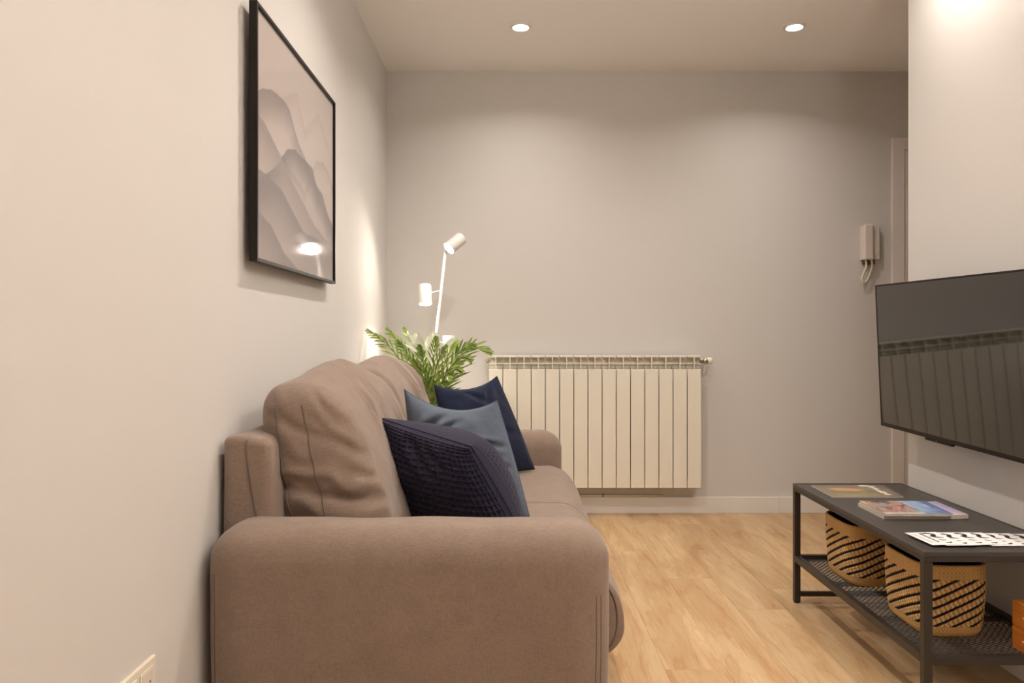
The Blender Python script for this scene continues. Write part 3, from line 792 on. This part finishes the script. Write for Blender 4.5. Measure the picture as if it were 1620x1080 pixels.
# ------------------------------------------------------------------ woven baskets
BXW, BYW, BHH = .205, .262, .204
def basket_shell():
    nu, nv = 520, 96
    verts = []; cols = []
    tan1, tan2, dark = np.array(lin((220, 182, 124))), np.array(lin((192, 146, 90))), np.array(lin((26, 18, 12)))
    pale = np.array(lin((236, 206, 156)))
    th = np.linspace(0, 2 * math.pi, nu, endpoint=False)
    e = 2 / 4.2
    sx = np.sign(np.cos(th)) * np.abs(np.cos(th)) ** e; sy = np.sign(np.sin(th)) * np.abs(np.sin(th)) ** e
    # arc length round the basket; runs from the far left over the near side to the right
    xs, ys = sx * BXW / 2, sy * BYW / 2
    seg = np.hypot(np.roll(xs, -1) - xs, np.roll(ys, -1) - ys); s = np.concatenate(([0], np.cumsum(seg)[:-1])); per = seg.sum()
    # equal spacing
    tt = np.linspace(0, per, nu, endpoint=False)
    xs = np.interp(tt, np.append(s, per), np.append(xs, xs[0])); ys = np.interp(tt, np.append(s, per), np.append(ys, ys[0])); s = tt
    nstr = round(per * .47 / .0262)
    for j in range(nv + 1):
        z = BHH * j / nv
        t = j / nv
        k = .885 + .115 * min(1, t * 1.5) ** .6 if t > .06 else .885 - .07 * (1 - t / .06) ** 2
        for i in range(nu):
            p = s[i]; x, y = xs[i], ys[i]
            L = math.hypot(x, y); 
            if t > .82 or t < .155:                    # plain plaited bands
                row = math.floor(z / .0056)
                h = .0013 * abs(math.sin(math.pi * p / .0112 + (row % 2) * math.pi / 2)) * abs(math.sin(math.pi * z / .0056)) ** .6
                c = tan1 * (1 - .5 * (.5 + .5 * nz(p * 160, row * 7.3, 1))) + tan2 * (.5 * (.5 + .5 * nz(p * 160, row * 7.3, 1)))
                if math.sin(math.pi * p / .0112 + (row % 2) * math.pi / 2) ** 2 < .10: c = c * .62
            else:
                q = z / .0262 - nstr * p / per
                fr = q - math.floor(q)
                if fr < .34 + .06 * nz(p * 70, z * 70, 2):
                    c = dark; h = -.0011 + .0006 * abs(math.sin(p * 900))
                else:
                    sub = (fr - .31) / .69 * 2.0
                    tw = math.sin(2 * math.pi * p / .0125 + math.floor(sub) * 2.1)
                    h = .0021 * abs(math.sin(math.pi * (sub % 1))) ** .7 + .0008 * tw
                    c = (pale if tw > .35 else tan1 if tw > -.5 else tan2) * (.92 + .12 * nz(p * 40, z * 40, 5))
            f = k + h / L
            verts.append((x * f, y * f, z)); cols.append(np.clip(c, 0, 1))
    faces = [(j * nu + i, j * nu + (i + 1) % nu, (j + 1) * nu + (i + 1) % nu, (j + 1) * nu + i) for j in range(nv) for i in range(nu)]
    top = nv * nu
    # rolled rim and bottom
    r1 = len(verts)
    for i in range(nu): verts.append((xs[i] * .97, ys[i] * .97, BHH + .0035 + .0008 * math.sin(s[i] * 700))); cols.append(tan1)
    r2 = len(verts)
    for i in range(nu): verts.append((xs[i] * .935, ys[i] * .935, BHH - .002)); cols.append(tan2)
    for i in range(nu):
        k = (i + 1) % nu
        faces.append((top + i, top + k, r1 + k, r1 + i)); faces.append((r1 + i, r1 + k, r2 + k, r2 + i))
    b0 = len(verts); verts.append((0, 0, .001)); cols.append(tan2)
    for i in range(nu): faces.append((i, b0, (i + 1) % nu))
    # inside lining
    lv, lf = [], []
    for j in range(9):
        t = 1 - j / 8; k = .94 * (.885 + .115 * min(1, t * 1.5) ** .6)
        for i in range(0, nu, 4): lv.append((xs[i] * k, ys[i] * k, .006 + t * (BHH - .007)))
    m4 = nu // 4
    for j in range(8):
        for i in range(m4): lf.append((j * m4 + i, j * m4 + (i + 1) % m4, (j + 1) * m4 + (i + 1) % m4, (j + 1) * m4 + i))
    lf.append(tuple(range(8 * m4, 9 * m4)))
    return verts, faces, cols, lv, lf
bv, bfc, bcl, blv, blf = basket_shell()
M['straw'] = vcol_mat('seagrass', .75, .25, bump=.3)
bk1 = empty('woven_basket', (1.252, 2.262, MZ), 'striped seagrass basket on the mesh shelf, nearer one behind the front leg', 'basket', 'seagrass baskets on the table shelf')
w1 = mesh('basket_wall', [Vector(v) + Vector(bk1.location) for v in bv], bfc, M['straw'], bk1); set_vcol(w1, bcl)
l1 = mesh('lining', [Vector(v) + Vector(bk1.location) for v in blv], blf, M['gap'], bk1)
bk2 = bk1.copy(); C.objects.link(bk2); bk2.location = (1.243, 2.690, MZ)
bk2['label'] = 'striped seagrass basket on the mesh shelf, further one towards the hall'
for ch in (w1, l1):
    c_ = ch.copy(); C.objects.link(c_); c_.parent = bk2

# ------------------------------------------------------------------ magazines and cards
M['cover'] = vcol_mat('glossy_cover', .32, .5)
def cover(name, c, nx_, ny_, colfn, parent, bend=None):
    """c = four corners: far-left, far-right, near-right, near-left"""
    vv, cc = [], []
    for j in range(ny_ + 1):
        for i in range(nx_ + 1):
            a, b = i / nx_, j / ny_
            p = (c[0] * (1 - a) + c[1] * a) * (1 - b) + (c[3] * (1 - a) + c[2] * a) * b
            if bend: p = p + Vector((0, 0, bend(a, b)))
            vv.append(p); cc.append(colfn(a, b))
    ff = [(j * (nx_ + 1) + i, j * (nx_ + 1) + i + 1, (j + 1) * (nx_ + 1) + i + 1, (j + 1) * (nx_ + 1) + i) for j in range(ny_) for i in range(nx_)]
    o = mesh(name, vv, ff, M['cover'], parent); set_vcol(o, cc); return o
def slab(name, c, z0, z1, mat, parent, bend=None, n=10):
    vv = []
    for z, top in ((z0, 0), (z1, 1)):
        for (a, b) in ((0, 0), (1, 0), (1, 1), (0, 1)):
            pass
    bm = bmesh.new(); lo, hi = [], []
    for j in range(n + 1):
        for i in range(n + 1):
            a, b = i / n, j / n
            p = (c[0] * (1 - a) + c[1] * a) * (1 - b) + (c[3] * (1 - a) + c[2] * a) * b
            lo.append(bm.verts.new((p.x, p.y, z0 + (bend(a, b) * .6 if bend else 0)))); hi.append(bm.verts.new((p.x, p.y, z1 + (bend(a, b) if bend else 0))))
    q = n + 1
    for j in range(n):
        for i in range(n):
            bm.faces.new((lo[j * q + i], lo[(j + 1) * q + i], lo[(j + 1) * q + i + 1], lo[j * q + i + 1]))
            bm.faces.new((hi[j * q + i], hi[j * q + i + 1], hi[(j + 1) * q + i + 1], hi[(j + 1) * q + i]))
    for i in range(n):
        for (a, b) in ((i, i + 1), (n * q + i + 1, n * q + i), ((i + 1) * q, i * q), (i * q + n, (i + 1) * q + n)):
            bm.faces.new((lo[a], lo[b], hi[b], hi[a]))
    return from_bm(name, bm, mat, parent)
def onz(px, py, z):                             # image point on the horizontal plane z
    Y = F * (CH - z) / (py - VY); return Vector(((px - VX) * Y / F, Y, z))
TT = TZ - .0021
def mixc(a, b, t): t = max(0, min(1, t)); return tuple(a[i] * (1 - t) + b[i] * t for i in range(3))
# --- thin magazine at the far end
mz0, mz1 = TT, TT + .004
q = [onz(1283.5, 767.2, mz1), onz(1398, 767.2, mz1), onz(1430, 785, mz1), onz(1317, 785, mz1)]
mag = empty('magazine', (q[0] + q[2]) / 2 - Vector((0, 0, .004)), 'thin olive green magazine with orange picture lying alone at the far end of the table', 'magazine', 'magazines on the table')
slab('pages', q, mz0, mz1 - .0004, M['paper'], mag)
def col_mag1(a, b):
    n1 = nz(a * 5, b * 4, 1); n2 = nz(a * 12, b * 10, 5); n3 = nz(a * 30, b * 18, 2)
    c = mixc(lin((112, 98, 82)), lin((130, 122, 98)), .5 + n1 * .8)
    c = mixc(c, lin((160, 152, 104)), max(0, b - .55) * 1.6 * (1 - abs(a - .32) * 1.8) + .2 * n2)
    d = abs((b - .38 - .12 * a) + .08 * n1)
    if .12 < a < .62: c = mixc(c, lin((214, 150, 102)), (1 - d * 6.5) * min(1, (a - .12) * 9) * min(1, (.62 - a) * 9) + .15 * n3)
    c = mixc(c, lin((92, 82, 70)), (a - .66) * 2.2)
    # white lettering down the right-hand side
    la = (a - .735 - .05 * b) / .095; lb = (b - .07) / .82 * 8
    if 0 < la < 1 and 0 < lb < 8:
        bits = (0b1011, 0b0111, 0b1101, 0b0110, 0b1110, 0b1011, 0b0101, 0b1111)[int(lb)]; f = lb % 1
        on = (bits & 1 and f < .30) or (bits & 2 and la < .26 and f < .85) or (bits & 4 and abs(la - .5) < .13 and f < .85) or (bits & 8 and .55 < f < .85)
        if on: c = lin((232, 220, 202))
    if b < .13 and .64 < a < .77: c = lin((222, 210, 194))
    if .90 < a < .94 and .3 < b < .75 and math.sin(b * 90) > .4: c = lin((170, 158, 142))
    return c
e_ = [v + Vector((0, 0, .0003)) for v in q]
cover('cover', e_, 110, 150, col_mag1, mag)
# --- two magazines in a stack
s0, s1, s2 = TT, TT + .0118, TT + .0200
q1 = [onz(1357.5, 796.0, s1), onz(1481, 789.5, s1 + .006), onz(1532, 815.2, s1), onz(1398.5, 814.6, s1)]
for v in q1: v.z = s1
q1[1] = Vector((1.418, 2.545, s1)); q1[2] = onz(1532, 815.2, s1); q1[0] = onz(1357.5, 795.2, s1); q1[3] = onz(1398.5, 815.2, s1)
m1 = empty('magazine', (q1[0] + q1[2]) / 2 - Vector((0, 0, .0118)), 'thick lilac-covered magazine at the bottom of the stack of two', 'magazine', 'magazines on the table')
bend1 = lambda a, b: .003 * max(0, a - .72) / .28
slab('pages', q1, s0, s1 - .0004, M['paper'], m1, bend1)
def col_lilac(a, b):
    c = mixc(lin((164, 152, 206)), lin((206, 190, 204)), .35 + nz(a * 6, b * 4, 3) * .8)
    if a < .80: c = mixc(lin((212, 196, 190)), c, (a - .70) * 10)
    if b > .93: c = lin((226, 210, 208))
    return c
cover('cover', [v + Vector((0, 0, .0003)) for v in q1], 30, 24, col_lilac, m1, bend1)
q2 = [onz(1360.0, 792.0, s2), Vector((0, 0, 0)), onz(1507.5, 812.5, s2), onz(1401, 812.3, s2)]
q2[1] = onz(1464, 792.2, s2)
m2 = empty('magazine', (q2[0] + q2[2]) / 2 - Vector((0, 0, .008)), 'magazine with city and blue sky cover on top of the stack of two', 'magazine', 'magazines on the table')
slab('pages', q2, s1 + .0004, s2 - .0004, M['paper'], m2)
def col_city(a, b):
    n1 = nz(a * 7, b * 5, 11); n2 = nz(a * 22, b * 9, 4); n3 = nz(a * 40, b * 22, 8)
    h = .60 + .10 * n1 + .06 * (b - .5)                         # skyline
    if a > h:
        c = mixc(lin((150, 176, 206)), lin((66, 92, 142)), (a - h) * 2.6 + .3 * (b - .3) - .2 * n1)
        if .80 < a < .86 and .28 < b < .55: c = lin((206, 214, 226)) if abs(a - .83) > .012 else c
    else:
        c = mixc(lin((118, 86, 78)), lin((190, 150, 140)), .5 + n2 * .9)
        c = mixc(c, lin((206, 122, 70)), (n3 - .08) * 3 * (1 - b))
        c = mixc(c, lin((44, 36, 38)), (n1 * 1.0 + n3 * .9 - .16) * 3.2)
        c = mixc(c, lin((128, 152, 150)), (1 - abs(a - .18) * 7) * (1 - abs(b - .42) * 4))
        if b > .86: c = mixc(c, lin((222, 206, 196)), (b - .86) * 7)
    if a < .035 and b < .25: c = lin((226, 204, 120))
    return c
cover('cover', [v + Vector((0, 0, .0003)) for v in q2], 110, 70, col_city, m2)
# --- fan of white cards
CW, CL = .092, .128
def card(k, xr, yn, rot, z):
    loc = Vector((xr, yn, z))
    place = ['leftmost, lying on top', 'second from the left', 'third from the left', 'fourth from the left', 'fifth from the left', 'sixth from the left', 'seventh from the left', 'eighth from the left, by the wall'][k]
    t = empty('printed_card', loc, 'white card with black brush lettering in fanned row, ' + place, 'card', 'fanned white cards on the table')
    Rm = Matrix.Rotation(rot, 3, 'Z')
    def W(x, y, dz=0): return loc + Rm @ Vector((x - CW, y, dz))
    bm = bmesh.new(); n = 6; lo, hi = [], []
    def lift(x): return .0007 * (x / CW)                         # lies a little on its neighbour
    def curl(x, y): return .0
    for j in range(2):
        for i in range(n + 1):
            x = CW * i / n; y = CL * j
            lo.append(bm.verts.new(W(x, y, lift(x)))); hi.append(bm.verts.new(W(x, y, lift(x) + .0005)))
    q_ = n + 1
    for i in range(n):
        bm.faces.new((lo[i], lo[q_ + i], lo[q_ + i + 1], lo[i + 1])); bm.faces.new((hi[i], hi[i + 1], hi[q_ + i + 1], hi[q_ + i]))
        bm.faces.new((lo[i], lo[i + 1], hi[i + 1], hi[i])); bm.faces.new((lo[q_ + i + 1], lo[q_ + i], hi[q_ + i], hi[q_ + i + 1]))
    bm.faces.new((lo[0], hi[0], hi[q_], lo[q_])); bm.faces.new((lo[n], lo[q_ + n], hi[q_ + n], hi[n]))
    from_bm('card_sheet', bm, M['card'], t)
    # brush-drawn black mark: upright bar, bowl and leg of a big letter, smaller strokes and a full stop below
    strokes = [[(.036, .118, .0030), (.036, .026, .0026)], [(.040, .113, .003), (.058, .116, .0055), (.068, .105, .0055), (.064, .092, .006), (.054, .086, .0065), (.058, .076, .0065), (.066, .070, .0045), (.078, .069, .0016)],
               [(.050, .052, .0022), (.058, .044, .0036), (.070, .045, .0014)], [(.052, .020, .0035), (.064, .019, .0045), (.070, .026, .0018)]]
    bm = bmesh.new()
    for st in strokes:
        pts = [(Vector((a, b)), w_) for a, b, w_ in st]
        prev = None
        fine_ = []
        for i in range(len(pts) - 1):
            for s in range(5):
                u_ = s / 5; fine_.append((pts[i][0].lerp(pts[i + 1][0], u_), pts[i][1] * (1 - u_) + pts[i + 1][1] * u_))
        fine_.append(pts[-1])
        for i, (p, w_) in enumerate(fine_):
            d_ = (fine_[min(i + 1, len(fine_) - 1)][0] - fine_[max(i - 1, 0)][0]).normalized(); nn = Vector((-d_.y, d_.x))
            A, B = p + nn * w_, p - nn * w_
            va, vb = bm.verts.new(W(A.x, A.y, lift(A.x) + .00062)), bm.verts.new(W(B.x, B.y, lift(B.x) + .00062))
            if prev: bm.faces.new((prev[0], va, vb, prev[1]))
            prev = (va, vb)
    from_bm('ink_mark', bm, M['ink'], t)
    bm = bmesh.new()
    for a in (.010, .015, .020):
        for y0, y1 in ((.02, .055), (.058, .09), (.094, .112)):
            vs_ = [bm.verts.new(W(x, y, lift(x) + .00062)) for x, y in ((a, y0), (a + .0012, y0), (a + .0012, y1), (a, y1))]; bm.faces.new(vs_)
    from_bm('small_print', bm, M['slot'], t)
xr = [1.219, 1.256, 1.301, 1.345, 1.383, 1.424, 1.462, 1.487]
yn = [2.046, 2.040, 2.048, 2.050, 2.046, 2.047, 2.045, 2.048]
rt = [.07, .015, -.02, .01, .03, .02, -.01, 0]
for k in range(8):
    card(k, xr[k], yn[k], rt[k], TT + .0009 * (7 - k))

# ------------------------------------------------------------------ wooden box on the shelf
wb = empty('wooden_box', (1.425, 2.04, MZ), 'small orange-brown wooden two-drawer box on the mesh shelf at the right edge', 'box')
WX0, WX1, WY0, WY1 = 1.369, 1.470, 2.008, 2.082
box('box_top', WX0, WX1, WY0, WY1, MZ + .124, MZ + .131, M['wood'], wb, bev=.001)
box('box_body', WX0 + .002, WX1, WY0 + .001, WY1 - .001, MZ, MZ + .124, M['wood'], wb)
for z in (MZ + .003, MZ + .0655):
    dr = box('drawer', WX0, WX0 + .002, WY0 + .001, WY1 - .001, z, z + .058, M['wood'], wb, bev=.0005)
    lathe('knob', [(.003, 0), (.005, .006), (.003, .009)], (WX0, WY0 + .02, z + .03), M['wood'], dr, axis=(-1, 0, 0), n=12)

# ------------------------------------------------------------------ floor lamp
LB = Vector((-.525, 4.08, 0)); 
top = P(706, 384, 3.99)
lamp = empty('floor_lamp', LB, 'slim white floor lamp with three spot heads in the back left corner', 'lamp')
lathe('lamp_base', [(.105, 0), (.110, .004), (.110, .014), (.104, .019), (.012, .022)], LB, M['lamp'], lamp)
tube('pole', [LB + (top - LB) * t for t in (.015, .3, .6, 1)], .0075, M['lamp'], lamp, 14)
def head(front, dirv, rad_, ln, lit, arm_from=None, energy=0, size=130, blend=.6):
    d_ = Vector(dirv).normalized(); fr = Vector(front); bk_ = fr - d_ * ln
    sh = lathe('lamp_shade', [(rad_ * .93, .003), (rad_, .0), (rad_, ln - .006), (rad_ * .93, ln), (.001, ln)], fr, M['lamp'], lamp, axis=tuple(-d_), cap0=False, n=36)
    lathe('shade_lining', [(rad_ * .94, .002), (rad_ * .92, .02), (rad_ * .92, ln - .012), (.001, ln - .010)], fr, M['lamp'], sh, axis=tuple(-d_), cap0=False, n=36)
    lathe('bulb', [(.001, -.001), (rad_ * .6, -.001 + .003), (rad_ * .86, .008), (rad_ * .8, .020), (rad_ * .4, .05)], fr, M['bulb'] if lit else M['lamp'], sh, axis=tuple(-d_), n=28)
    if arm_from is not None:
        tube('head_arm', [Vector(arm_from), fr - d_ * ln * .5], .0042, M['lamp'], lamp, 10)
    if lit:
        ld = bpy.data.lights.new('lamp_beam', 'SPOT'); ld.energy = energy; ld.color = LAMP_COL; ld.spot_size = R(size); ld.spot_blend = blend; ld.shadow_soft_size = .025
        lo = bpy.data.objects.new('lamp_beam', ld); C.objects.link(lo); lo.parent = lamp; lo.location = fr + d_ * .006 - LB
        lo.rotation_euler = d_.to_track_quat('-Z', 'Y').to_euler()
head(P(710, 393, 3.93), (-.62, -.42, -.58), .034, .098, True, top, LAMP_W, 140, .5)
polep = lambda y: LB + (top - LB) * ((bz(y) - 0) / top.z)
head(P(673, 481, 4.00), (.06, -.22, -1), .034, .105, True, LB + (top - LB) * .835, LAMP_W * 1.5, 150, .5)
head(P(710, 562, 4.05), (.0, -.05, -1), .034, .105, False, LB + (top - LB) * .66, 0)

# ------------------------------------------------------------------ palm behind the sofa
PB = Vector((-.405, 3.835, 0))
palm = empty('potted_palm', PB, 'bushy green potted palm with feathery fronds behind the far sofa arm', 'plant')
lathe('pot', [(.070, 0), (.078, .004), (.096, .20), (.100, .235), (.104, .25), (.098, .252), (.093, .235), (.093, .22)], PB, M['pot'], palm, cap1=False)
lathe('soil', [(.0935, .219), (.001, .224)], PB, M['soil'], palm, cap0=False)
fronds = [  # tip (image point, depth), sag, leaflet length, number
    (583, 523, 3.70, .05, .105, 26), (613, 521, 3.85, .03, .105, 26), (630, 540, 3.78, .02, .10, 22), (640, 520, 3.95, .03, .10, 24),
    (664, 548, 3.72, .02, .10, 22), (690, 534, 3.80, .03, .095, 24), (705, 548, 3.70, .04, .10, 22), (722, 540, 3.85, .05, .10, 24),
    (748, 546, 3.80, .075, .11, 26), (776, 556, 3.85, .11, .115, 28), (745, 568, 3.72, .085, .10, 22), (728, 588, 3.78, .08, .09, 18), (712, 600, 3.73, .06, .08, 16), (672, 565, 3.90, .02, .09, 18), (655, 570, 3.74, .02, .09, 20)]
rnd = random.Random(3)
for fi, (tx, ty, td, sag, ll, nl) in enumerate(fronds):
    tip = P(tx, ty, td)
    root = PB + Vector((rnd.uniform(-.03, .03), rnd.uniform(-.03, .03), .22))
    neck = P(682 + (tx - 682) * .10 + rnd.uniform(-5, 5), 640, 3.80)
    mid = neck.lerp(tip, .55) + Vector((0, 0, sag * 1.0)) + Vector((rnd.uniform(-.01, .01), rnd.uniform(-.02, .02), .01))
    path = catmull([root, root.lerp(neck, .6), neck, mid, tip], 12)
    nseg = len(path)
    st = tube('frond_stem', path, [.0045 * (1 - .8 * i / nseg) + .0008 for i in range(nseg)], M['stem'], palm, 6)
    st.name = 'frond'
    nl = int(nl * .62)
    vv, ff = [], []
    i0 = 20
    for k in range(nl):
        t = k / (nl - 1)
        f_ = i0 + t * (nseg - 2 - i0); ia = int(f_); p = path[ia].lerp(path[ia + 1], f_ - ia)
        tg = (path[ia + 1] - path[ia]).normalized()
        side = tg.cross(Vector((rnd.uniform(-.3, .3), -1, .25))).normalized(); up = side.cross(tg).normalized()
        L_ = 1.5 * ll * (1.04 - .5 * abs(t - .35) - .55 * t) * rnd.uniform(.85, 1.12)
        for sg in (-1, 1):
            d_ = (tg * (.85 + .25 * t) + side * sg * (.50 - .22 * t) + up * rnd.uniform(-.1, .35)).normalized()
            w_ = .0046 * rnd.uniform(.8, 1.2)
            nrm = d_.cross(up).normalized()
            b0 = len(vv)
            for s in range(5):
                u_ = s / 4
                q = p + d_ * L_ * u_ + Vector((0, 0, -1)) * L_ * .22 * u_ * u_
                ww = w_ * (.35 + 1.6 * u_ * (1 - u_) ** .6 * 1.25) if s < 4 else .0003
                vv += [q + nrm * ww, q + up * ww * .45 * -1, q - nrm * ww]
            for s in range(4):
                a = b0 + s * 3
                ff += [(a, a + 1, a + 4, a + 3), (a + 1, a + 2, a + 5, a + 4)]
    lf_ = mesh('leaflets', vv, ff, M['leaf'], st); lf_['kind'] = 'stuff'
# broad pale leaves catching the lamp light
def blade(base, tip, wd, sag, mat):
    base, tip = Vector(base), Vector(tip); d_ = tip - base; sd_ = d_.cross(Vector((0, -1, .3))).normalized()
    vv, ff = [], []
    for s in range(11):
        u_ = s / 10; c_ = base.lerp(tip, u_) + Vector((0, 0, sag * math.sin(math.pi * u_)))
        ww = wd * math.sin(math.pi * min(1, .04 + u_ * .96)) ** .8
        vv += [c_ + sd_ * ww + Vector((0, -.3 * ww, 0)), c_ + Vector((0, .2 * ww, -.1 * ww)), c_ - sd_ * ww + Vector((0, -.3 * ww, 0))]
    for s in range(10):
        a = s * 3; ff += [(a, a + 1, a + 4, a + 3), (a + 1, a + 2, a + 5, a + 4)]
    return mesh('pale_leaf', vv, ff, mat, palm)
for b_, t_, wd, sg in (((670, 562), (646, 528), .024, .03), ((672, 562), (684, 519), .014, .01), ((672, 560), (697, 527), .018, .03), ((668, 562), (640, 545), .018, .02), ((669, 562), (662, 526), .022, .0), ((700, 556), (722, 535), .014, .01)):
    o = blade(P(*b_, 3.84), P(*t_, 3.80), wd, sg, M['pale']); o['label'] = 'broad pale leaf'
tube('stem', [PB + Vector((0, 0, .22)), P(676, 620, 3.83), P(668, 556, 3.84)], .004, M['stem'], palm, 6)
